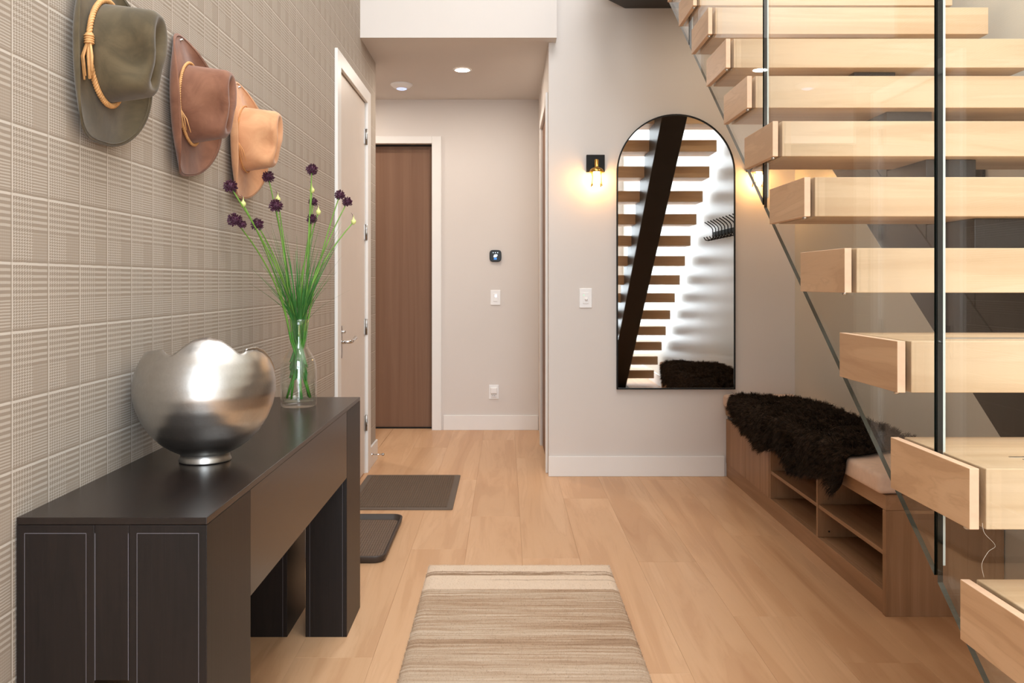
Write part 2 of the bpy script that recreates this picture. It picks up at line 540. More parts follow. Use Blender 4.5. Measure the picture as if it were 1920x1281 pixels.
struct(MB().box(XL - .14, XR + .14, YB - .15, -.1 + .0, ZT, ZT + .1).box(XL - .14, XR + .14, 3.3, YM + .12, ZT, ZT + .1)
       .box(XL - .14, -.65, -.1, 3.3, ZT, ZT + .1).box(1.55, XR + .14, -.1, 3.3, ZT, ZT + .1).build('ceiling_upper', M['ceiling']), 'high ceiling over the stairwell with an added skylight opening', 'ceiling')
# entrance wall behind the camera with a tall glazed window
WX0, WX1 = -.50, 1.72
wb = MB().box(XL - .14, WX0, YB - .14, YB, 0, ZT).box(WX1, XR + .14, YB - .14, YB, 0, ZT).box(WX0, WX1, YB - .14, YB, 5.2, ZT)
struct(wb.build('wall_entrance', M['wall']), 'entrance wall with tall glazing', 'wall')
win = struct(MB().box(WX0, WX0 + .05, YB - .1, YB - .04, 0, 5.2).box(WX1 - .05, WX1, YB - .1, YB - .04, 0, 5.2).box(WX0 + .05, WX1 - .05, YB - .1, YB - .04, 5.14, 5.2)
             .build('window_1', M['black']), 'tall entrance window with dark frame', 'window')
for i, zz in enumerate((0.0, 2.42)):
    MB().box(WX0 + .05, WX1 - .05, YB - .1, YB - .04, zz, zz + .07).build('transom', M['black'], win)
for zz0, zz1 in ((.07, 2.42), (2.49, 5.14)):
    for k in range(2):
        a = WX0 + .05 + k * (WX1 - WX0 - .1) / 2
        MB().box(a + .01, a + (WX1 - WX0 - .1) / 2 - .01, YB - .075, YB - .069, zz0, zz1).build('pane', M['window_glass'], win)
struct(MB().box(-.65, 1.55, -.1, 3.3, ZT + .03, ZT + .04).build('added_skylight_pane', M['window_glass']), 'added unseen skylight pane over the stairwell', 'window')  # unseen pane, made up to go with the overhead fill

# skirting
def baseboard(name, x0, x1, y0, y1, label, h=.128):
    return struct(MB().box(x0, x1, y0, y1, 0, h).build(name, M['trim'], bevel=.003), label, 'baseboard')
baseboard('baseboard_mirror_side', XC - .002, 1.42, YM - .014, YM, 'white baseboard under the arched mirror', .131)
baseboard('baseboard_far', -.53, XC - .002, YF - .014, YF, 'white baseboard along the far hallway wall', .127)
baseboard('baseboard_left', XL, XL + .014, 5.695, 6.014, 'white baseboard end beyond the white door', .14)
baseboard('baseboard_left_long', XL, XL + .014, 3.30, 4.545, 'white baseboard behind the console table', .14)
baseboard('baseboard_right', XR - .014, XR, YB, 3.10, 'white baseboard of the wall behind the stairs', .131)

# ---- white door in the papered wall
d1 = struct(MB().box(XL - .045, XL - .003, DY0 + .004, DY1 - .004, .008, DZ - .004).build('door_1', M['door_white'], bevel=.002), 'white flush door in the plaid papered wall', 'door')
for y0, y1, z0, z1, nm in ((DY0 - .100, DY0, 0, DZ + .085, 'casing'), (DY1, DY1 + .115, 0, DZ + .085, 'casing'), (DY0, DY1, DZ, DZ + .085, 'casing')):
    MB().box(XL - .0, XL + .018, y0, y1, z0, z1).build(nm, M['trim'], d1, bevel=.003)
MB().box(XL - .14, XL, DY0, DY0 + .004, 0, DZ).box(XL - .14, XL, DY1 - .004, DY1, 0, DZ).build('jamb', M['trim'], d1)
for zz in (2.22, 1.59, .966, .333):
    h = MB()
    h.box(XL - .004, XL + .0035, DY1 - .034, DY1 - .003, zz - .05, zz + .05)
    h.tube([(XL + .008, DY1 - .001, zz - .052), (XL + .008, DY1 - .001, zz + .052)], .0065, 10)
    hb = h.build('hinge', M['satin'], d1)
    k = MB()
    for dz in (-.018, .018):
        k.tube([(XL + .008, DY1 - .001, zz + dz - .0008), (XL + .008, DY1 - .001, zz + dz + .0008)], .0069, 10)
    k.build('knuckle_gap', M['black'], hb)
def plate_pt(i, j):                    # long back plate, bowed across its width
    w = .024 + .006 * math.cos(2 * PI * j) ** 2 - .003 * math.sin(PI * j)
    q = 2 * i - 1
    return (XL - .004 + .017 * math.sqrt(max(0, 1 - q * q)), 4.715 + w * q, .835 + .18 * j)
hp = MB().grid(plate_pt, 15, 25).build('handle', M['chrome'], d1)
MB().box(XL - .004, XL + .002, 4.692, 4.738, .8345, .8365).box(XL - .004, XL + .002, 4.692, 4.738, 1.0135, 1.0155).build('plate_end', M['chrome'], hp)
hp['label'] = 'chrome lever handle on a long back plate'
lv = MB().tube([(XL + .008, 4.715, .925), (XL + .05, 4.715, .925), (XL + .062, 4.73, .926), (XL + .064, 4.76, .932), (XL + .064, 4.80, .934), (XL + .064, 4.835, .94), (XL + .062, 4.85, .943)],
               [.011, .009, .0095, .0085, .0075, .011, .009], 12)
lv.tube([(XL + .008, 4.716, .982), (XL + .03, 4.716, .982)], [.009, .007], 10)
lv.build('lever', M['chrome'], hp)

# ---- brown door at the end of the hall
d2 = struct(MB().box(FX0 + .004, FX1 - .012, YF + .085, YF + .125, .012, DZ - .004).build('door_2', M['browndoor']), 'brown wooden door at the end of the hallway', 'door')
MB().box(FX1 - .003, FX1 + .078, YF - .018, YF, 0, DZ + .06).build('casing', M['trim'], d2, bevel=.003)
MB().box(FX0 - .078, FX1 - .003, YF - .018, YF, DZ - .002, DZ + .06).build('casing', M['trim'], d2, bevel=.003)
MB().box(FX1 - .003, FX1, YF - .001, YF + .14, 0, DZ).build('jamb', M['browndoor'], d2)
MB().box(FX0, FX1, YF + .06, YF + .084, DZ - .012, DZ).build('track', M['black'], d2)
MB().box(FX0, FX1, YF + .07, YF + .14, 0, .011).build('threshold', M['black'], d2)
# ---- brown door seen edge-on in the hall's right wall
d3 = struct(MB().box(XC + .006, XC + .05, HY0 + .004, HY1 - .004, .01, DZ - .004).build('door_3', M['browndoor']), 'brown door edge in the hallway right wall', 'door')
MB().box(XC - .016, XC, HY0 - .08, HY0, 0, DZ + .07).build('casing', M['trim'], d3, bevel=.003)
MB().box(XC - .016, XC, HY1, HY1 + .08, 0, DZ + .07).build('casing', M['trim'], d3, bevel=.003)
MB().box(XC - .016, XC, HY0, HY1, DZ, DZ + .07).build('casing', M['trim'], d3, bevel=.003)

# ------------------------------------------------------------------ staircase
RISE, RUN = .19075, .254
def yb(n): return 1.4066 + RUN * (n - 4)
def yf(n): return yb(n) - .283
stair = tag(empty('staircase', (1.29, 0.4, 0)), 'floating staircase of pale oak treads on a black steel spine', 'staircase')
X0, XT0, XT1 = .7585, .7855, 1.808
def child(mb, name, mats, parent, bevel=0, fixn=False):
    o = mb.build(name, mats, None, None, bevel, fixn)
    o.parent = parent
    o.matrix_parent_inverse = Matrix.Translation(-Vector(wloc(parent)))
    return o
def wloc(o):
    l = Vector(o.location)
    p = o.parent
    while p:
        l = l + Vector(p.location); p = p.parent
    return l
# shared meshes with local origins
tread_me = MB().box(-(XT1 - XT0) / 2, (XT1 - XT0) / 2, -.1415, .1415, -.1, 0).mesh('tread', M['tread'])
cap_m = MB().box(-.008, .008, -.1415, .1415, -.1, 0)
cap_me = cap_m.mesh('end_cap', [M['cap'], M['capedge']])
for p in cap_me.polygons:
    if abs(p.normal.x) < .5: p.material_index = 1
strip_me = MB().box(-.42, .42, -.0022, .0022, -.0005, .0012).mesh('grip_strip', M['satin'])
pin_me = MB().lathe([(.0055, 0), (.0055, -.004), (.003, -.006)], 12, cap1=True).mesh('fixing_pin', M['satin'])
for n in range(1, 17):
    cx, cy, cz = (XT0 + XT1) / 2, yf(n) + .1415, RISE * n
    t = link('tread', tread_me, stair, bevel=.0018)
    t.location = (cx - 1.29, cy - .4, cz)
    c = link('end_cap', cap_me, t, bevel=.0012)
    c.location = (X0 + .008 - cx, 0, 0)
    for dy, dx in ((-.092, 0), (-.112, .012)):
        g = link('grip_strip', strip_me, t)
        g.location = (dx, dy + .04, 0)
    pn = link('fixing_pin', pin_me, t)
    pn.location = (X0 + .009 - cx, -.118, -.1)
# saw-tooth spine
XS0, XS1 = 1.224, 1.370
XB0, XB1 = 1.222, 1.422
zlow = lambda Y: 1.467 + RISE / RUN * (Y - 2.873)
BEAM = .235
y_floor = 2.873 - 1.467 * RUN / RISE
y_top0 = y_floor - BEAM * RUN / RISE
YEND = yf(16) + .06 + RUN - .03
bm0 = MB().prism([(y_top0, .001), (y_floor, .001), (YEND, zlow(YEND)), (YEND, zlow(YEND) + BEAM)], 'x', XB0, XB1)
stg = child(bm0, 'stringer', M['steel_black'], stair, bevel=.004, fixn=True)
stg['label'] = 'black steel box beam under the treads'
for n in range(1, 17):
    ya, yc = yf(n) + .06, yf(n) + .06 + RUN
    zt_ = RISE * n - .1005
    zb = lambda Y: max(.001, zlow(Y) + BEAM - .004)
    bk = MB().prism([(ya, zb(ya)), (yc - .004, min(zt_ - .002, zb(yc - .004))), (yc - .004, zt_), (ya, zt_)], 'x', XS0, XS1)
    o = bk.build('tread_bracket', M['steel_black'], stg, bevel=.002, fixn=True)
child(MB().box(1.10, 1.47, y_top0 - .05, y_floor + .06, 0, .001 + .011), 'base_plate', M['steel_black'], stair)
# upper landing
ld = MB().prism([(.776, YM - .003), (.645, 5.31), (.50, 5.11), (.50, 4.47), (XR - .003, 4.47), (XR - .003, YM - .003)], 'z', 3.04, 3.225)
child(ld, 'landing', M['steel_black'], stair, fixn=True)['label'] = 'dark underside of the upper landing'
child(MB().prism([(.776, YM - .003), (.645, 5.31), (.50, 5.11), (.50, 4.45), (XR - .003, 4.45), (XR - .003, YM - .003)], 'z', 3.2255, 3.2425), 'landing_floor', M['tread'], stair, fixn=True)
# glass panels standing in the slot between treads and their end caps
zgl = lambda Y: .741 + RISE / RUN * (Y - 1.54)
joints = [(.40, 1.512), (1.524, 2.528), (2.540, 3.554), (3.566, 4.46)]
for a, b in joints:
    gp = MB()
    zs = [(a, zgl(a) + .0), (b, zgl(b)), (b, zgl(b) + 1.26), (a, zgl(a) + 1.26)]
    if zs[0][1] < .02:
        yy = 1.54 + (.02 - .741) * RUN / RISE
        zs = [(a, .02), (yy, .02)] + zs[1:]
    gp.prism(zs, 'x', .7752, .7848)
    for i in range(len(gp.f)):
        gp.m[i] = 0 if i < 2 else (2 if i < len(gp.f) - 3 else 1)
    go = child(gp, 'glass_panel', [M['glass'], M['glass_edge'], M['glass_edge_low']], stair, fixn=True)
    go['label'] = 'clear glass balustrade panel'
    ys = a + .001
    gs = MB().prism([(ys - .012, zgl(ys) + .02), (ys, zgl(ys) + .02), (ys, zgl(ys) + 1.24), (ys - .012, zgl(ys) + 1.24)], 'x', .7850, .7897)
    go2 = gs.build('edge_glint_strip', M['glass_glint'], go)  # painted highlight: pale strip beside the panel's dark near edge
wire = MB()
def bez(p0, p1, p2, p3, n):
    out = []
    for i in range(n + 1):
        t = i / n; s = 1 - t
        out.append(p0 * s ** 3 + p1 * 3 * s * s * t + p2 * 3 * s * t * t + p3 * t ** 3)
    return out
wp = [un(1842, 981, 1.36), un(1846, 1000, 1.35), un(1866, 1023, 1.35), un(1853, 1035, 1.35), un(1841, 1058, 1.35), un(1845, 1083, 1.35)]
path = []
for i in range(len(wp) - 1):
    p0, p1, p2, p3 = wp[max(0, i - 1)], wp[i], wp[i + 1], wp[min(len(wp) - 1, i + 2)]
    for k in range(6):
        t = k / 6
        path.append(.5 * ((2 * p1) + (p2 - p0) * t + (2 * p0 - 5 * p1 + 4 * p2 - p3) * t * t + (3 * p1 - p0 - 3 * p2 + p3) * t ** 3))
path.append(wp[-1])
tag(MB().tube(path, .00022, 5).build('loose_thread', M['fabric_white']), 'fine pale loose thread hanging between two lowest treads in view', 'thread')

# ------------------------------------------------------------------ storage bench
BX0, BX1, BY0, BY1, BZ = 1.430, XR - .004, 3.17, YM - .004, .455
bench = tag(empty('storage_bench', (BX0, BY0, 0)), 'long brown oak storage bench with cubbies under the stairs', 'bench')
def bc(x0, x1, y0, y1, z0, z1, nm, m='bench_h', par=None, bev=.0015):
    return child(MB().box(x0, x1, y0, y1, z0, z1), nm, M[m], par or bench, bev)
bc(BX0, BX1, BY0, BY1, BZ - .055, BZ, 'top_board')
bc(BX0, BX1, BY0, BY0 + .028, 0, BZ - .0555, 'side_panel', 'bench_v')
bc(BX0 + .004, BX0 + .03, BY0 + .0285, BY1, 0, .088, 'plinth')
bc(BX0 + .03, BX1, BY0 + .0285, BY1 - .02, .068, .088, 'bottom_board')
bc(BX1 - .012, BX1, BY0 + .0285, BY1, .089, BZ - .056, 'back_panel')
bc(BX0 + .003, BX1 - .013, 3.870, 3.888, .0885, BZ - .0555, 'divider', 'bench_v')
bc(BX0 + .003, BX1 - .013, 4.560, 4.578, .0885, BZ - .0555, 'divider', 'bench_v')
bc(BX0 + .006, BX1 - .013, BY0 + .029, 3.869, .222, .240, 'shelf')
bc(BX0 + .006, BX1 - .013, 3.889, 4.559, .222, .240, 'shelf')
for a, b in ((4.580, 5.022), (5.026, BY1 - .003)):
    dd = bc(BX0 + .001, BX0 + .02, a, b, .0885, BZ - .083, 'door', 'bench_v')
    bc(BX0 + .012, BX0 + .02, a, b, BZ - .082, BZ - .0565, 'finger_groove', 'darkwood', bench, 0)
hole = MB().lathe([(.004, 0), (.004, -.002)], 10, (0, 0, 0), axis='y', cap0=True)
hole.build('shelf_pin', M['black'], bench, (.055, 3.8695 - BY0, .115))

cu = MB()
def cushion_fn(i, j): pass
def rbox(m, x0, x1, y0, y1, z0, z1, r, nx=8, ny=40, puff=.0, sag=None):
    """rounded slab: grid top + sides"""
    import bmesh
    bm = bmesh.new()
    bmesh.ops.create_grid(bm, x_segments=nx, y_segments=ny, size=1)
    bm.free()
cb_ = MB().box(BX0 - .022, BX1 - .005, BY0 + .012, BY1 - .003, BZ + .001, BZ + .080)
cush = cb_.build('bench_cushion', M['cushion'])
bv = cush.modifiers.new('bevel', 'BEVEL'); bv.width = .02; bv.segments = 4
for p in cush.data.polygons: p.use_smooth = True
tag(cush, 'long pale pink linen cushion on the storage bench', 'cushion')

# sheepskin draped over the cushion
def skin_surface(s, t):
    """s along the bench (0 near .. 1 far), t from the wall side (0) over the front edge and down (1)"""
    ysh = 3.52 + 1.66 * s
    ysh += .06 * math.sin(t * 5.0 + 1.0) * (1 - 2 * s)
    lenf = .155 + .028 * math.sin(s * 19 + 2.0) + .010 * math.sin(s * 41 + 1)       # hanging length
    endf = min(1, 9 * s + .60) * min(1, 5 * (1 - s) + .2)
    xb = 1.812 - .09 * (1 - min(1, 6 * s + .35)) - .10 * (1 - min(1, 5 * (1 - s) + .1))
    ztop = BZ + .080 + .012
    xfront = BX0 - .022 - .012
    total = (xb - xfront) + lenf * endf
    d = t * total
    a = xb - xfront
    r = .03
    if d < a - r:
        p = Vector((xb - d, ysh, ztop)); nr = Vector((0, 0, 1))
    elif d < a - r + r * PI / 2:
        an = (d - (a - r)) / r
        p = Vector((xfront + r - r * math.sin(an), ysh, ztop - r + r * math.cos(an))); nr = Vector((-math.sin(an), 0, math.cos(an)))
    else:
        dz = d - (a - r + r * PI / 2)
        p = Vector((xfront, ysh, ztop - r - dz)); nr = Vector((-1, 0, 0))
    hump = .016 * noise.noise(Vector((s * 7, t * 4, 3.1))) + .012 * noise.noise(Vector((s * 17, t * 9, 1.1))) + .012
    edge = min(1, 8 * min(s, 1 - s, t, 1 - t) + .15)
    p = p + nr * (hump * edge + .012 * math.sin(PI * s))
    return p, nr
sk = MB()
NS, NTt = 90, 44
sk.grid(lambda i, j: skin_surface(i, j)[0], NS, NTt)
sk.grid(lambda i, j: skin_surface(i, j)[0] - skin_surface(i, j)[1] * .004, NS, NTt)
skin = tag(sk.build('sheepskin_throw', M['fur']), 'shaggy black sheepskin draped over the bench cushion', 'throw')
fv, ff = [], []
NF = 34000
for k in range(NF):
    s, t = random.random(), random.random()
    if k % 9 == 0:
        if random.random() < .6: s = random.choice((random.uniform(0, .02), random.uniform(.98, 1)))
        else: t = random.choice((random.uniform(0, .02), random.uniform(.97, 1)))
    p, nr = skin_surface(s, t)
    q = Vector((p.x * 9, p.y * 9, p.z * 9))
    fl_ = Vector((noise.noise(q), noise.noise(q + Vector((7, 3, 1))), noise.noise(q + Vector((1, 9, 4)))))
    q2 = q * 3.1
    fl_ += .7 * Vector((noise.noise(q2), noise.noise(q2 + Vector((7, 3, 1))), noise.noise(q2 + Vector((1, 9, 4)))))
    d = (nr * .55 + fl_ * 1.1 + Vector((-.35, -.15, -.35)) + Vector((random.gauss(0, .16), random.gauss(0, .16), random.gauss(0, .12))))
    if d.dot(nr) < .12: d += nr * (.16 - d.dot(nr))
    d.normalize()
    L = random.uniform(.03, .05)
    side = d.cross(Vector((random.gauss(0, 1), random.gauss(0, 1), random.gauss(0, 1)))).normalized() * .0012
    mid = p + d * L * .55 + nr * .003
    tip = p + d * L + Vector((0, 0, -.008))
    b = len(fv)
    fv.extend([tuple(p - side), tuple(p + side), tuple(mid + side * .8), tuple(mid - side * .8), tuple(tip)])
    ff.extend([(b, b + 1, b + 2, b + 3), (b + 3, b + 2, b + 4)])
fm = MB(); fm.v = fv; fm.f = ff; fm.m = [0] * len(ff); fm.smooth = [True] * len(ff)
fo = fm.build('fleece', M['fur'], skin)
fo['kind'] = 'stuff'

# ------------------------------------------------------------------ coat hook rack on the wall under the stairs
RY0, RY1, RZ = 3.30, 4.62, 1.69
rack = tag(empty('coat_hook_rack', (XR, (RY0 + RY1) / 2, RZ)), 'black metal coat hook rack on the wall above the bench', 'hook rack')
child(MB().box(XR - .012, XR - .001, RY0, RY1, RZ - .022, RZ + .022), 'rail', M['black'], rack, .002)
hk = MB()
hk.tube([(0, 0, -.05), (-.002, 0, .045), (-.014, 0, .065), (-.045, 0, .09), (-.075, 0, .11)], .0048, 8)
hk.tube([(-.001, 0, -.03), (-.012, 0, -.045), (-.04, 0, -.056), (-.066, 0, -.05), (-.082, 0, -.026)], .0048, 8)
hk_me = hk.mesh('hook', M['black'])
for k in range(13):
    y = RY0 + .04 + k * .1033
    link('hook', hk_me, rack).location = (-.018, y - (RY0 + RY1) / 2, 0)

# ------------------------------------------------------------------ arched mirror
MX0, MX1, MZ0, MZ1 = .722, 1.483, .570, 2.345
R = (MX1 - MX0) / 2; MCX = (MX0 + MX1) / 2; MCZ = MZ1 - R
def arch(off, n=40):
    r = R + off
    p = [(MCX - r, MZ0 - off), (MCX + r, MZ0 - off)]
    for k in range(n + 1):
        a = PI * k / n
        p.append((MCX + r * math.cos(a), MCZ + r * math.sin(a)))
    return p
mir = tag(empty('wall_mirror', (MCX, YM, MZ0)), 'tall arched mirror with thin black frame between two sconces', 'mirror')
child(MB().prism(arch(-.004), 'y', YM - .022, YM - .006), 'mirror_glass', M['mirror'], mir, fixn=True)
fr = MB()
o_, i_ = arch(.003), arch(-.005)
n_ = len(o_)
vs = [(p[0], y, p[1]) for y in (YM - .030, YM - .001) for pts_ in (o_, i_) for p in pts_]
fs = []
for k in range(n_):
    k2 = (k + 1) % n_
    fs += [(k, k2, n_ + k2, n_ + k), (2 * n_ + k2, 2 * n_ + k, 3 * n_ + k, 3 * n_ + k2), (k2, k, 2 * n_ + k, 2 * n_ + k2), (n_ + k, n_ + k2, 3 * n_ + k2, 3 * n_ + k)]
fr.add(vs, fs)
child(fr, 'frame', M['black'], mir, fixn=True)

# ------------------------------------------------------------------ sconces
M['bulb'] = emit('warm_bulb', (1.0, .50, .16), 58)
def sconce(x, label):
    s = tag(empty('wall_sconce', (x, YM, 2.03)), label, 'sconce', 'brass sconces beside the mirror')
    MB().box(-.059, .059, -.022, 0, -.056, .056).build('back_plate', M['black'], s, bevel=.002)
    a = MB().tube([(0, -.02, -.005), (0, -.075, -.005)], .009, 10)
    a.lathe([(.011, .018), (.013, .012), (.013, -.03), (.017, -.034)], 16, (0, -.075, 0), cap0=True)
    a.build('socket', M['brass'], s)
    c = MB().lathe([(.014, -.032), (.028, -.036), (.040, -.046), (.045, -.058), (.0455, -.066), (.0435, -.066), (.043, -.058), (.038, -.048), (.014, -.036)], 28, (0, -.075, 0))
    c.build('shade', M['brass'], s)
    for k in range(4):
        an = PI / 4 + k * PI / 2
        cx, sy = math.cos(an), math.sin(an)
        MB().tube([(.0435 * cx, -.075 + .0435 * sy, -.06), (.036 * cx, -.075 + .036 * sy, -.085), (.0385 * cx, -.075 + .0385 * sy, -.125), (.044 * cx, -.075 + .044 * sy, -.155)],
                  [.0025, .003, .003, .0035], 8).build('prong', M['brass'], s)
    b = MB().lathe([(.012, -.05), (.018, -.062), (.0255, -.09), (.026, -.112), (.02, -.138), (.008, -.152), (.0005, -.154)], 20, (0, -.075, 0))
    b.build('bulb', M['bulb'], s)
    return s
sconce(.583, 'brass prong sconce on black plate to the left of the arched mirror')
sconce(1.622, 'brass prong sconce right of the mirror, half hidden by the stair treads')

# ------------------------------------------------------------------ ceiling fittings
M['lens'] = emit('downlight_lens', (1.0, .88, .76), 330)
M['lens_warm_fill'] = emit('warm_fill_lens', (1.0, .80, .58), 130)
M['lens_high_fill'] = emit('high_fill_lens', (1.0, .91, .82), 120)
M['led_ring'] = emit('detector_led', (.62, .66, 1.0), .8)
def downlight(x, y, z, label, lens='lens'):
    s = tag(empty('ceiling_downlight', (x, y, z)), label, 'downlight', 'recessed ceiling downlights')
    MB().lathe([(.050, -.001), (.050, -.004), (.064, -.004), (.066, -.0005)], 36).build('trim_ring', M['white_plastic'], s)
    MB().lathe([(.0505, -.0025), (.0001, -.0025)], 36).build('lens', M[lens], s)
    return s
downlight(-.317, 6.185, ZH, 'glowing round downlight in the low hallway ceiling')
downlight(1.45, 4.78, 3.0395, 'added unseen warm fill downlight under the upper landing above the bench', 'lens_warm_fill')  # added warm fill that brightens the bench zone from above
downlight(-1.55, 6.6, ZH, 'added fill downlight in the side passage ceiling, out of view')  # added out of sight to lift the light in the hall
for x, y, w in ((-.3, 4.55, 'above the hallway bulkhead'), (.55, 4.2, 'above the upper landing'), (-.3, -1.2, 'near the papered wall by the entrance'), (1.2, -1.2, 'near the foot of the stairs by the entrance')):  # unseen lamps added to raise the overall brightness
    downlight(x, y, ZT, 'added unseen fill downlight in the high ceiling ' + w, 'lens_high_fill')
sd = tag(empty('smoke_detector', (-.818, 6.63, ZH)), 'white round smoke detector on the hallway ceiling beside the wallpaper', 'smoke detector')
MB().lathe([(.086, -.0005), (.088, -.006), (.082, -.014), (.060, -.030), (.042, -.036), (.0001, -.037)], 36).build('body', M['white_plastic'], sd)
MB().lathe([(.040, -.0366), (.040, -.040), (.030, -.044), (.024, -.0442), (.024, -.037)], 32).build('indicator_ring', M['led_ring'], sd)

# ------------------------------------------------------------------ wall plates
def wall_plate(name, x, y, z, w, h, label, cat):
    s = tag(empty(name, (x, y, z)), label, cat)
    MB().box(-w / 2, w / 2, -.007, 0, -h / 2, h / 2).build('plate', M['white_plastic'], s, bevel=.003)
    return s
s1 = wall_plate('light_switch', un(1098, 559, YM).x, YM, un(1098, 559, YM).z, .082, .128, 'white sensor light switch on the wall left of the mirror', 'switch')
MB().box(-.018, .018, -.010, -.0065, -.036, .036).build('rocker', M['white_plastic'], s1, bevel=.002)
MB().lathe([(.010, -.010), (.009, -.016), (.004, -.019), (.0002, -.0195)], 18, (0.003, 0, -.008), axis='y').build('sensor_dome', M['white_plastic'], s1)
M['led_green'] = emit('green_led', (.2, 1, .4), 1.2)
MB().box(-.015, -.011, -.0108, -.0099, .016, .021).build('indicator', M['led_green'], s1)
s2 = wall_plate('light_switch', un(929, 558, YF).x, YF, un(929, 558, YF).z, .084, .128, 'white dimmer switch below the thermostat', 'switch')
MB().box(-.017, .017, -.011, -.0065, -.034, .034).build('rocker', M['white_plastic'], s2, bevel=.002)
M['led_white'] = emit('switch_glow', (.75, .85, 1.0), 1.4)
MB().box(-.004, .012, -.0125, -.0109, .004, .026).build('indicator', M['led_white'], s2)
s3 = wall_plate('wall_outlet', un(926, 735, YF).x, YF, un(926, 735, YF).z, .084, .122, 'white wall outlet with plugged-in night light near the far baseboard', 'outlet')
MB().box(-.028, .028, -.030, -.0065, -.012, .040).build('night_light', M['white_plastic'], s3, bevel=.006)
MB().box(-.022, .022, -.014, -.0065, -.046, -.018).build('socket_face', M['white_plastic'], s3, bevel=.004)
for dx in (-.008, .008):
    MB().box(dx - .0015, dx + .0015, -.0146, -.0139, -.036, -.026).build('slot', M['black'], s3)
th = tag(empty('thermostat', un(929, 480, YF)), 'black rounded-square thermostat with lit display on the far wall', 'thermostat')
def squircle(r, n=40, e=4.0):
    return [(r * math.copysign(abs(math.cos(a)) ** (2 / e), math.cos(a)), r * math.copysign(abs(math.sin(a)) ** (2 / e), math.sin(a))) for a in [2 * PI * k / n for k in range(n)]]
M['gloss_black'] = plain('gloss_black', '050506', .35, spec=.3)
MB().prism(squircle(.0505), 'y', -.024, -.001).build('body', M['gloss_black'], th, bevel=.004, fixn=True)
for dx in (-.019, 0, .019):
    MB().lathe([(.0045, -.0246), (.0001, -.0248)], 12, (dx, 0, .027), axis='y').build('display_dot', M['screen'], th)
MB().prism([(-.018, -.008), (-.012, -.014), (.008, -.012), (.018, 0), (.017, .012), (.004, .014), (-.012, .010)], 'y', -.0250, -.0242).build('display_icon', M['screen'], th)
MB().prism([(-.014, -.032), (.010, -.032), (.013, -.022), (.008, -.016), (-.012, -.017)], 'y', -.0250, -.0242).build('display_bar', M['screen_blue'], th)

# spring door stop on the skirting
ds = tag(empty('door_stop', (XL + .014, 5.75, .085)), 'chrome door stop fixed to the baseboard beside the white door', 'door stop')
MB().lathe([(.011, 0), (.011, .006), (.006, .008)], 14, axis='x', cap1=True).build('base', M['chrome'], ds)
MB().tube([(.004, 0, 0), (.07, 0, 0)], .0042, 8).build('rod', M['chrome'], ds)
MB().lathe([(.004, .066), (.009, .068), (.010, .078), (.007, .084)], 14, axis='x', cap1=True).build('tip', M['satin'], ds)

# ------------------------------------------------------------------ console table
TX0, TX1, TY0, TY1, TZ = -.922, -.563, 1.588, 3.262, .815
tab = tag(empty('console_table', (TX0, TY0, 0)), 'long black-brown console table against the plaid wall', 'table')
tt_ = .0135
child(MB().box(TX0, TX1, TY0, TY1, TZ - tt_, TZ), 'table_top', M['darkwood'], tab, .0012)
LL, LW = .273, .147
ZA = .565
zt = TZ - tt_ - .0008
for yy in (TY0, TY1 - LL):
    for xx in (TX0, TX1 - LW):
        lg = child(MB().box(xx, xx + LW, yy, yy + LL, 0, zt), 'leg', M['darkwood_v'], tab, .001)
        # pale glue lines where the boards of the leg meet
        ln = MB()
        e, w = .0003, .00042
        for xl in (xx + .0155, xx + LW - .0155):
            ln.box(xl - w, xl + w, yy - e, yy + .001, .0, zt - .0155)
        ln.box(xx + .0155, xx + LW - .0155, yy - e, yy + .001, zt - .0160, zt - .0150)
        lo = ln.build('glue_line', M['seam'])
        lo.parent = lg
for yy in (TY0, TY1 - .02):
    ep = child(MB().box(TX0 + LW + .0005, TX1 - LW - .0005, yy + .0005, yy + .02, .508, zt), 'end_panel', M['darkwood_v'], tab, .0008)
    ln = MB()
    for xl in (TX0 + LW + .0012, TX1 - LW - .0012):
        ln.box(xl - .0005, xl + .0005, yy - .0004 + .0004, yy + .001, .508, zt - .0155)
    lo = ln.build('glue_line', M['seam'], None); lo.parent = ep
child(MB().box(TX1 - .022, TX1 - .0005, TY0 + LL + .0006, TY1 - LL - .0006, ZA, zt), 'apron', M['darkwood'], tab, .0008)
child(MB().box(TX0, TX0 + .022, TY0 + LL + .0006, TY1 - LL - .0006, ZA, zt), 'apron', M['darkwood'], tab, .0008)

# ------------------------------------------------------------------ silver bowl
BX, BY = -.748, 2.10
bprof = [(.060, .020), (.080, .030), (.105, .047), (.130, .073), (.150, .105), (.163, .138), (.1695, .170), (.1690, .198), (.163, .225), (.152, .252), (.135, .278), (.112, .300), (.094, .312)]
def brad(h):
    for (r0, h0), (r1, h1) in zip(bprof, bprof[1:]):
        if h <= h1: return r0 + (r1 - r0) * max(0, (h - h0)) / (h1 - h0)
    return bprof[-1][0]
def gauss(a, c, w):
    d = (a - c + PI) % (2 * PI) - PI
    return math.exp(-(d / w) ** 2)
def rim(a):
    """a: angle around the bowl, 0 faces the camera, positive towards the picture's right"""
    d0 = (a - .03 + PI) % (2 * PI) - PI
    h = .277 + .033 * math.exp(-(d0 / .47) ** 4) - .007 * gauss(a, -.62, .14) - .009 * gauss(a, .60, .12) + .006 * gauss(a, -.95, .3) + .004 * gauss(a, .95, .25)
    h -= .050 * math.exp(-(((a - PI + PI) % (2 * PI) - PI) / 1.35) ** 4)
    h -= .060 * gauss(a, 1.80, .36)
    h += .0035 * noise.noise(Vector((a * 6, 1.3, 0))) + .002 * noise.noise(Vector((a * 17, 4.3, 0)))
    return h
a0 = math.atan2(-BY, -BX)         # direction from bowl to camera
NA = 160
bw = MB()
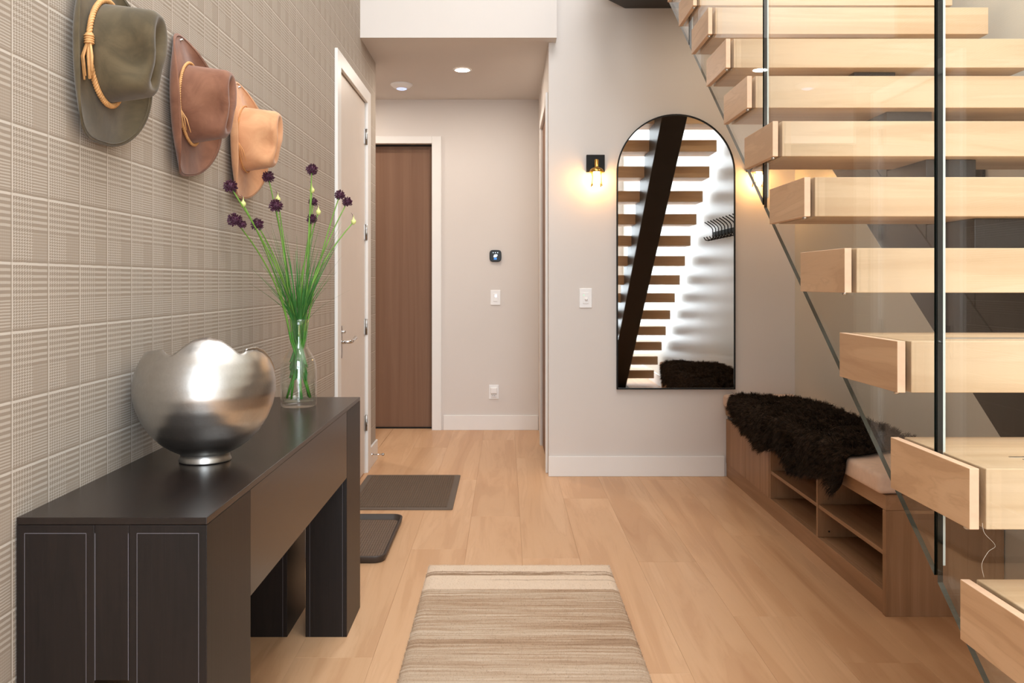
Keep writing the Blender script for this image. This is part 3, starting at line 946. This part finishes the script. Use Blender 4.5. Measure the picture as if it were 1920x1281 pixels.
def bowl_pt(i, j, inner):
    a = (i * 2 * PI + PI) % (2 * PI) - PI
    top_ = rim(a)
    h = .020 + (top_ - .020) * j
    r = brad(h) - (.0045 if inner else 0)
    an = a0 + a
    return (r * math.cos(an), r * math.sin(an), h + (.004 if inner and j < .1 else 0))
NJ = 40
outer = [bowl_pt(i / NA, j / NJ, False) for j in range(NJ + 1) for i in range(NA)]
inner = [bowl_pt(i / NA, j / NJ, True) for j in range(NJ + 1) for i in range(NA)]
vs = outer + inner
fs = []
off = len(outer)
for j in range(NJ):
    for i in range(NA):
        i2 = (i + 1) % NA
        fs.append((j * NA + i, j * NA + i2, (j + 1) * NA + i2, (j + 1) * NA + i))
        fs.append((off + j * NA + i2, off + j * NA + i, off + (j + 1) * NA + i, off + (j + 1) * NA + i2))
for i in range(NA):
    i2 = (i + 1) % NA
    fs.append((NJ * NA + i, NJ * NA + i2, off + NJ * NA + i2, off + NJ * NA + i))
fs.append(tuple(range(off, off + NA)))
bw.add(vs, fs, 0, True)
bowl = tag(empty('decorative_bowl', (BX, BY, TZ + .0005)), 'round silver leaf bowl with torn rim on the console table', 'bowl')
bw.build('body', M['silver'], bowl)
MB().lathe([(.0001, 0), (.0615, 0), (.0625, .003), (.059, .010), (.0585, .018), (.060, .0225)], 48).build('foot', M['silver'], bowl)
# curled torn lip on the far right of the rim
lp = MB()
pth = []
for k in range(26):
    a = .75 + 1.35 * k / 25
    h = rim(a) + .002
    r = brad(h) + .0005
    pth.append((r * math.cos(a0 + a), r * math.sin(a0 + a), h))
lp.tube(pth, [.0022 + .0016 * abs(noise.noise(Vector((k * .9, 2, 0)))) + .0012 * math.sin(PI * k / 25) for k in range(26)], 8)
lp.build('torn_lip', M['silver'], bowl)

# ------------------------------------------------------------------ vase with alliums
VX, VY = -.742, 3.02
vase = tag(empty('glass_vase', (VX, VY, TZ + .0005)), 'clear glass bottle vase holding flowers on the console table', 'vase')
vo = [(.0001, 0), (.058, 0), (.0625, .004), (.064, .012), (.0645, .09), (.064, .13), (.061, .155), (.052, .178), (.0405, .196), (.033, .212), (.031, .225), (.0325, .26), (.036, .29), (.0395, .312)]
vi = [(r - .0035, h) for r, h in vo[::-1] if h > .02] + [(.055, .020), (.0001, .018)]
MB().lathe(vo + vi, 48).build('body', M['vase_glass'], vase)
MB().lathe([(.0001, .0185), (.0545, .0205), (.0603, .026), (.0605, .080), (.0595, .0815), (.0001, .081)], 40).build('water', M['water'], vase)

def stem_path(head, k, low):
    base = Vector((VX + low[0], VY + low[1], TZ + .03))
    neck = Vector((VX - low[0] * .35 + (head.x - VX) * .06, VY - low[1] * .35 + (head.y - VY) * .06, TZ + .235))
    m = neck + Vector(((head.x - VX) * .18, (head.y - VY) * .18, .22))
    lowp = bez(base, base.lerp(neck, .33), base.lerp(neck, .66), neck, 5)
    up = bez(neck, neck + (neck - base).normalized() * .05 + Vector((0, 0, .03)), m + Vector((0, 0, .02)), head, 16)
    return lowp, up[1:]
def flower(u, v, Y, r, label, kind, twin=None):
    r *= 1.18
    head = un(u, v, Y)
    an = random.uniform(0, 2 * PI)
    low = (.042 * math.cos(an), .042 * math.sin(an))
    lowp, up = stem_path(head, 0, low)
    f = tag(empty('allium_flower' if kind == 'bloom' else 'allium_bud', lowp[0]), label, 'flower', 'alliums in the glass vase')
    o = Vector(lowp[0])
    MB().tube([p - o for p in lowp + up[:2]], .0036, 8).build('stem_foot', M['stem_low'], f)
    MB().tube([p - o for p in up], [.0034 - .0014 * i / 16 for i in range(len(up))], 7).build('stem', M['stem'], f)
    heads = [(head, r)] + ([(un(*twin[:3]), twin[3])] if twin else [])
    for hc, rr in heads:
        if kind == 'bloom':
            m = MB()
            m.lathe([(.0001, -rr * .62), (rr * .45, -rr * .45), (rr * .62, 0), (rr * .45, rr * .45), (.0001, rr * .62)], 10)
            nfl = 110
            for q in range(nfl):           # florets on a sphere
                zf = 1 - 2 * (q + .5) / nfl
                ph = q * 2.39996
                if zf < -.86: continue
                dr = Vector((math.sqrt(1 - zf * zf) * math.cos(ph), math.sqrt(1 - zf * zf) * math.sin(ph), zf))
                dr = (dr + Vector((random.gauss(0, .12), random.gauss(0, .12), random.gauss(0, .12)))).normalized()
                b0, b1 = dr * rr * .5, dr * rr * random.uniform(.9, 1.12)
                sd_ = dr.orthogonal().normalized() * rr * .11
                sd2 = dr.cross(sd_)
                mid = b0.lerp(b1, .7)
                m.add([b0, mid + sd_, mid - sd_ * .5 + sd2 * .87, mid - sd_ * .5 - sd2 * .87, b1], [(0, 2, 1), (0, 3, 2), (0, 1, 3), (1, 2, 4), (2, 3, 4), (3, 1, 4)])
            m.build('flower_head', M['bloom'], f, hc - o)
        else:
            m = MB().lathe([(.002, -.010), (.006, -.008), (.0095, -.001), (.0085, .005), (.004, .010), (.0015, .016), (.0003, .026)], 12)
            m.build('bud', M['bud'], f, hc - o)
            tip = MB().tube([(0, 0, .014), (-.004, 0, .026), (-.010, .003, .034)], [.0012, .0009, .0003], 6)
            tip.build('bud_tip', M['bloom'], f, hc - o)
    return f
flower(432, 350, 2.72, .020, 'purple allium bloom in front of the apricot hat brim', 'bloom')
flower(503, 332, 2.93, .019, 'purple allium bloom just below the apricot hat crown', 'bloom')
flower(585, 318, 3.03, .019, 'tallest purple allium bloom in the vase', 'bloom')
flower(517, 386, 2.92, .021, 'purple allium bloom at middle height beside a pale bud', 'bloom')
flower(440, 413, 2.74, .021, 'double purple allium bloom, lowest on the side near the bowl', 'bloom', (454, 421, 2.75, .015))
flower(482, 421, 2.86, .019, 'single purple allium bloom leaning low between bowl and vase', 'bloom')
flower(587, 379, 3.10, .015, 'small purple allium bloom directly under the tallest one', 'bloom')
flower(585, 411, 3.04, .017, 'lowest purple allium bloom above the vase centre', 'bloom')
flower(637, 366, 3.06, .017, 'purple allium bloom overlapping the near casing of the white door', 'bloom')
flower(651, 379, 3.12, .017, 'purple allium bloom in front of the white door panel', 'bloom')
flower(456, 383, 2.80, .010, 'pale green allium bud below the apricot hat', 'bud')
flower(521, 374, 3.00, .010, 'pale bud half hidden behind the middle purple bloom', 'bud')
flower(585, 357, 3.06, .010, 'pale green bud just under the tallest bloom', 'bud')
flower(597, 398, 3.08, .010, 'pale green bud beside the lowest central bloom', 'bud')
flower(663, 416, 3.10, .010, 'pale yellow bud leaning farthest over the white door', 'bud')

gb = tag(empty('grass_bunch', (VX, VY, TZ + .05)), 'bunch of long thin green grass blades in the glass vase', 'grass')
O = Vector((VX, VY, TZ + .05))
for k in range(120):
    an = random.uniform(0, 2 * PI)
    rr = random.uniform(.004, .026)
    p0 = Vector((VX + .03 * math.cos(an + 2.5), VY + .03 * math.sin(an + 2.5), TZ + .11 + random.uniform(-.02, .05)))
    p1 = Vector((VX + rr * math.cos(an), VY + rr * math.sin(an), TZ + .27))
    sp_ = random.uniform(.04, .27) * (1.0 if k % 3 else .5)
    hgt = random.uniform(.14, .40)
    tip = p1 + Vector((math.cos(an) * sp_ * .75, math.sin(an) * sp_ - .08 * random.random(), hgt))
    if tip.x < XL + .03: tip.x = XL + .03 + random.uniform(0, .05)
    midp = p1.lerp(tip, .5) - Vector(((tip.x - p1.x) * .16, (tip.y - p1.y) * .16, -.02))
    pts3 = bez(p0, p0.lerp(p1, .5) + Vector((0, 0, .02)), p1 - Vector((0, 0, .03)), p1, 4) + bez(p1, p1 + Vector((0, 0, .05)), midp, tip, 9)[1:]
    wv = Vector((random.gauss(0, 1), random.gauss(0, .6), 0)).normalized()
    m = MB()
    n3 = len(pts3)
    vs, fs = [], []
    for i, p in enumerate(pts3):
        w = .0024 * (1 - (i / (n3 - 1)) ** 2.2) + .0002
        vs += [p - O - wv * w, p - O + Vector((wv.y, -wv.x, 0)) * w * .5, p - O + wv * w]
    for i in range(n3 - 1):
        b = i * 3
        fs += [(b, b + 1, b + 4, b + 3), (b + 1, b + 2, b + 5, b + 4)]
    m.add(vs, fs, 0, True)
    m.build('leaf', M['leaf'], gb)

# ------------------------------------------------------------------ hats on the papered wall
def hat(y, z, mat, cordmat, label, tassel, band_r, roll=0.0, curl=.036):
    h = tag(empty('cowboy_hat', (XL, y, z)), label, 'hat', 'suede cowboy hats on the plaid wall')
    # local: +x out of the wall (hat's up), z = front/back axis, y = side axis (‑y towards the camera)
    A0, B0 = .110, .080
    H0, HT = .024, .152
    def se(t, e):
        c, s = math.cos(t), math.sin(t)
        return math.copysign(abs(c) ** (2 / e), c), math.copysign(abs(s) ** (2 / e), s)
    def crown(i, j):
        th = i * 2 * PI
        c, s = se(th, 2.0 + .7 * min(1, j / .6))
        if j <= .6:
            q = j / .6
            ka, kb, hq = 1 - .13 * q - .03 * math.sin(PI * q) * 0, 1 - .30 * q + .05 * math.sin(PI * q), .80 * q
        elif j <= .86:
            q = (j - .6) / .26 * PI / 2
            ka = .87 - .20 * (1 - math.cos(q)); kb = .70 - .26 * (1 - math.cos(q)); hq = .80 + .20 * math.sin(q)
        else:
            q = (j - .86) / .14
            ka, kb, hq = .67 * (1 - q), .44 * (1 - q), 1.0
        zz, yy = A0 * ka * c, B0 * kb * s
        hh = H0 + (HT - H0) * hq
        hh -= .022 * hq ** 2 * max(0, -zz / .1) - .004 * hq * max(0, zz / .1)
        if j > .8:                                     # centre crease
            hh -= .022 * min(1, (j - .8) / .12) * math.exp(-(yy / .020) ** 2) * math.exp(-(zz / .08) ** 4)
        dent = math.exp(-((zz + .020) / .036) ** 2) * math.exp(-((hh - .120) / .030) ** 2)
        yy -= math.copysign(min(abs(yy), .026 * dent), yy)
        dent2 = math.exp(-((zz + .085) / .022) ** 2) * math.exp(-((hh - .10) / .04) ** 2)
        yy += math.copysign(.006 * dent2, yy)
        return (hh, yy, zz)
    NU = 72
    cr = MB().grid(crown, NU, 34, closed_u=True)
    cr.build('crown', mat, h)
    def brim(i, j, dh=0.0):
        th = i * 2 * PI
        c, s = math.cos(th), math.sin(th)
        cz, sy = se(th, 2.0 + (1.3 if c < 0 else .0) * j)
        zl = .195 if c > 0 else .203
        zz = (cz if c < 0 else c) * (A0 + (zl - A0) * j)
        side = abs(s)
        out = (.056 if s < 0 else .066) * (1 - .35 * max(0, c) ** 2) * math.sin(j * PI / 2)
        yy = (s if c > 0 else (s * (1 - j) + sy * j)) * (B0 + out)
        up = (1 if s < 0 else 1.35) * side ** 2.0
        hh = H0 + .001 - .017 * max(0, c) ** 2 * j - .008 * side * math.sin(PI * j) + (curl if s < 0 else .036) * up * j ** 2.0
        if c < 0: hh -= .006 * c * c * j
        return (hh + dh, yy, zz)
    bm_ = MB()
    NR = 18
    topv = [brim(i / NU, j / NR) for j in range(NR + 1) for i in range(NU)]
    botv = [brim(i / NU, j / NR, -.0045) for j in range(NR + 1) for i in range(NU)]
    vs = topv + botv
    of = len(topv)
    fs = []
    for j in range(NR):
        for i in range(NU):
            i2 = (i + 1) % NU
            fs.append((j * NU + i, j * NU + i2, (j + 1) * NU + i2, (j + 1) * NU + i))
            fs.append((of + j * NU + i2, of + j * NU + i, of + (j + 1) * NU + i, of + (j + 1) * NU + i2))
    for i in range(NU):
        i2 = (i + 1) % NU
        fs.append((NR * NU + i, NR * NU + i2, of + NR * NU + i2, of + NR * NU + i))
    bm_.add(vs, fs, 0, True)
    br_ = bm_.build('brim', mat, h)
    ed = MB().tube([Vector(brim(k / 72, .93)) + Vector((.0012, 0, 0)) for k in range(72)], .0012, 5, closed=True)
    ed.build('stitching', mat, br_)
    # plaited band
    bd = MB()
    NP = 240
    for sidx in range(3):
        pp = []
        for k in range(NP):
            th = 2 * PI * k / NP
            tw = 2 * PI * 34 * k / NP + sidx * 2 * PI / 3
            rr = 1.0 + (band_r * .9 + band_r * .55 * math.cos(tw)) / .095
            pp.append((H0 + .008 + band_r * .6 * math.sin(tw) + .004 * math.cos(th) ** 2, B0 * rr * math.sin(th), A0 * rr * math.cos(th)))
        bd.tube(pp, band_r * .62, 6, closed=True)
    bo = bd.build('hat_band', cordmat, h)
    if tassel:
        ty = -B0 - .010
        kn = MB()
        kn.tube([(H0 + .012, ty, .02), (H0 + .013, ty - .003, -.002)], [band_r * 1.5, band_r * 1.6], 10)
        for w in range(4):
            zz = .015 - w * .005
            kn.tube([(H0 + .012 + band_r * 1.65 * math.cos(a), ty - .0015 + band_r * 1.65 * math.sin(a), zz) for a in [2 * PI * q / 14 for q in range(14)]], band_r * .3, 5, closed=True)
        for q in range(9):
            ox, oy = random.gauss(0, band_r * .8), random.gauss(0, band_r * .7)
            kn.tube([(H0 + .013 + ox * .5, ty - .003 + oy * .3, 0), (H0 + .013 + ox * 1.5, ty - .005 + oy, -.03), (H0 + .014 + ox * 1.2, ty - .003 + oy, -.06 - random.uniform(0, .02))],
                    [band_r * .5, band_r * .55, band_r * .45], 6)
        kn.build('tassel', cordmat, bo)
    else:
        kn = MB()
        ty = -B0 - .006
        for q in range(3):
            kn.tube([(H0 + .012, ty, -.02), (H0 + .016 + .006 * q, ty - .004, -.045), (H0 + .012 + .012 * q, ty, -.07 - .006 * q)], [.0016, .0014, .001], 6)
        kn.build('tie', cordmat, bo)
    pg = MB().tube([(.0, 0, .176), (.020, 0, .178)], [.003, .0035], 8)
    pg.build('peg', M['satin'], h)
    h.rotation_euler = (roll, 0, 0)
    return h
hat(1.892, 1.772, M['hat_olive'], M['cord'], 'olive suede cowboy hat with braided tan band and tassel, nearest on the wall', True, .0056, .02, .014)
hat(2.392, 1.764, M['hat_brown'], M['cord'], 'reddish brown suede cowboy hat with thin braided band, middle of the three', False, .0038, .14, .030)
hat(2.895, 1.750, M['hat_tan'], M['cord_pale'], 'apricot tan suede cowboy hat, farthest and closest to the white door', False, .0022, .07, .026)

# ------------------------------------------------------------------ things on the floor
# striped runner
RX0, RX1, RYF, RYN = -.340, .460, 3.729, 2.15
ru = MB()
NX, NY = 110, 190
RW, RLn = RX1 - RX0, RYF - RYN
def rug_pt(i, j):
    x = -RW / 2 + RW * i
    y = -RLn + RLn * j
    e = min(1, 26 * min(i, 1 - i), 50 * min(j, 1 - j))
    x += .003 * noise.noise(Vector((0, y * 30, i * 3))) * (1 if i in (0, 1) else .3)
    y += .003 * noise.noise(Vector((x * 30, 0, j * 3))) * (1 if j in (0, 1) else .3)
    hz = .003 + .0125 * math.sqrt(max(0, e)) + .0012 * noise.noise(Vector((x * 70, y * 130, 0)))
    return (x, y, hz)
ru.grid(rug_pt, NX, NY)
ru.box(-RW / 2 + .004, RW / 2 - .004, -RLn + .004, -.004, .0005, .004)
rug = tag(ru.build('striped_rug', M['rug'], None, ((RX0 + RX1) / 2, RYF, 0)), 'beige striped wool rug with cream end in the middle of the floor', 'rug')

fv, ff = [], []
for k in range(42000):
    x, y = random.uniform(-RW / 2, RW / 2), random.uniform(-RLn, 0)
    if k % 14 == 0:
        if random.random() < .6: x = random.choice((-1, 1)) * (RW / 2 - random.uniform(0, .006))
        else: y = -random.uniform(0, .006)
    e = min(1, 26 * min(x + RW / 2, RW / 2 - x) / RW, 50 * min(-y, y + RLn) / RLn)
    z0 = .003 + .0125 * math.sqrt(max(0, e)) - .002
    dx, dy = random.gauss(0, .0035), random.gauss(0, .0030)
    an = random.uniform(0, PI)
    wx, wy = .0009 * math.cos(an), .0009 * math.sin(an)
    b = len(fv)
    fv.extend([(x - wx, y - wy, z0), (x + wx, y + wy, z0), (x + dx, y + dy, z0 + random.uniform(.004, .007))])
    ff.append((b, b + 1, b + 2))
pm = MB(); pm.v = fv; pm.f = ff; pm.m = [0] * len(ff); pm.smooth = [True] * len(ff)
po = pm.build('pile', M['rug'], rug)
po['kind'] = 'stuff'

# ribbed door mat
def rrect(x0, x1, y0, y1, r, n=6):
    p = []
    for cx, cy, a in ((x1 - r, y1 - r, 0), (x0 + r, y1 - r, PI / 2), (x0 + r, y0 + r, PI), (x1 - r, y0 + r, 3 * PI / 2)):
        for k in range(n + 1):
            an = a + PI / 2 * k / n
            p.append((cx + r * math.cos(an), cy + r * math.sin(an)))
    return p
def ringslab(m, rings, mi=0, cap=True, sm=False):
    n = len(rings[0][0])
    vs = [(x, y, z) for pts_, z in rings for x, y in pts_]
    fs = []
    for k in range(len(rings) - 1):
        for i in range(n):
            i2 = (i + 1) % n
            fs.append((k * n + i, k * n + i2, (k + 1) * n + i2, (k + 1) * n + i))
    if cap: fs.append(tuple((len(rings) - 1) * n + i for i in range(n)))
    return m.add(vs, fs, mi, sm)
dm = tag(empty('door_mat', (-.595, 5.07, 0)), 'dark brown ribbed doormat in front of the white door', 'mat')
mx, my = .302, .415
m = MB()
ringslab(m, [(rrect(-mx, mx, -my, my, .012), .0005), (rrect(-mx, mx, -my, my, .012), .006), (rrect(-mx + .006, mx - .006, -my + .006, my - .006, .01), .0075), (rrect(-mx + .034, mx - .034, -my + .034, my - .034, .004), .0075)], cap=False)
m.build('border', plain('mat_border', '62554a', .7), dm)
m = MB()
ringslab(m, [(rrect(-mx + .034, mx - .034, -my + .034, my - .034, .004), .001), (rrect(-mx + .034, mx - .034, -my + .034, my - .034, .004), .0095), (rrect(-mx + .038, mx - .038, -my + .038, my - .038, .004), .011)])
m.build('ribbed_centre', M['mat'], dm)

# boot tray
bt = tag(empty('boot_tray', (-.722, 4.115, 0)), 'dark brown plastic boot tray with raised rim beside the console table', 'tray')
hx, hy = .182, .350
m = MB()
R_ = lambda o: rrect(-hx + o, hx - o, -hy + o, hy - o, max(.012, .055 - o), 8)
ringslab(m, [(R_(.012), .0008), (R_(.004), .008), (R_(0), .030), (R_(.001), .033), (R_(.007), .034), (R_(.010), .031), (R_(.018), .010), (R_(.026), .0065)], cap=False, sm=True)
m.build('rim', M['tray'], bt)
m = MB()
ringslab(m, [(R_(.020), .0008), (R_(.024), .0070)])
m.build('tray_floor', M['tray_floor'], bt)
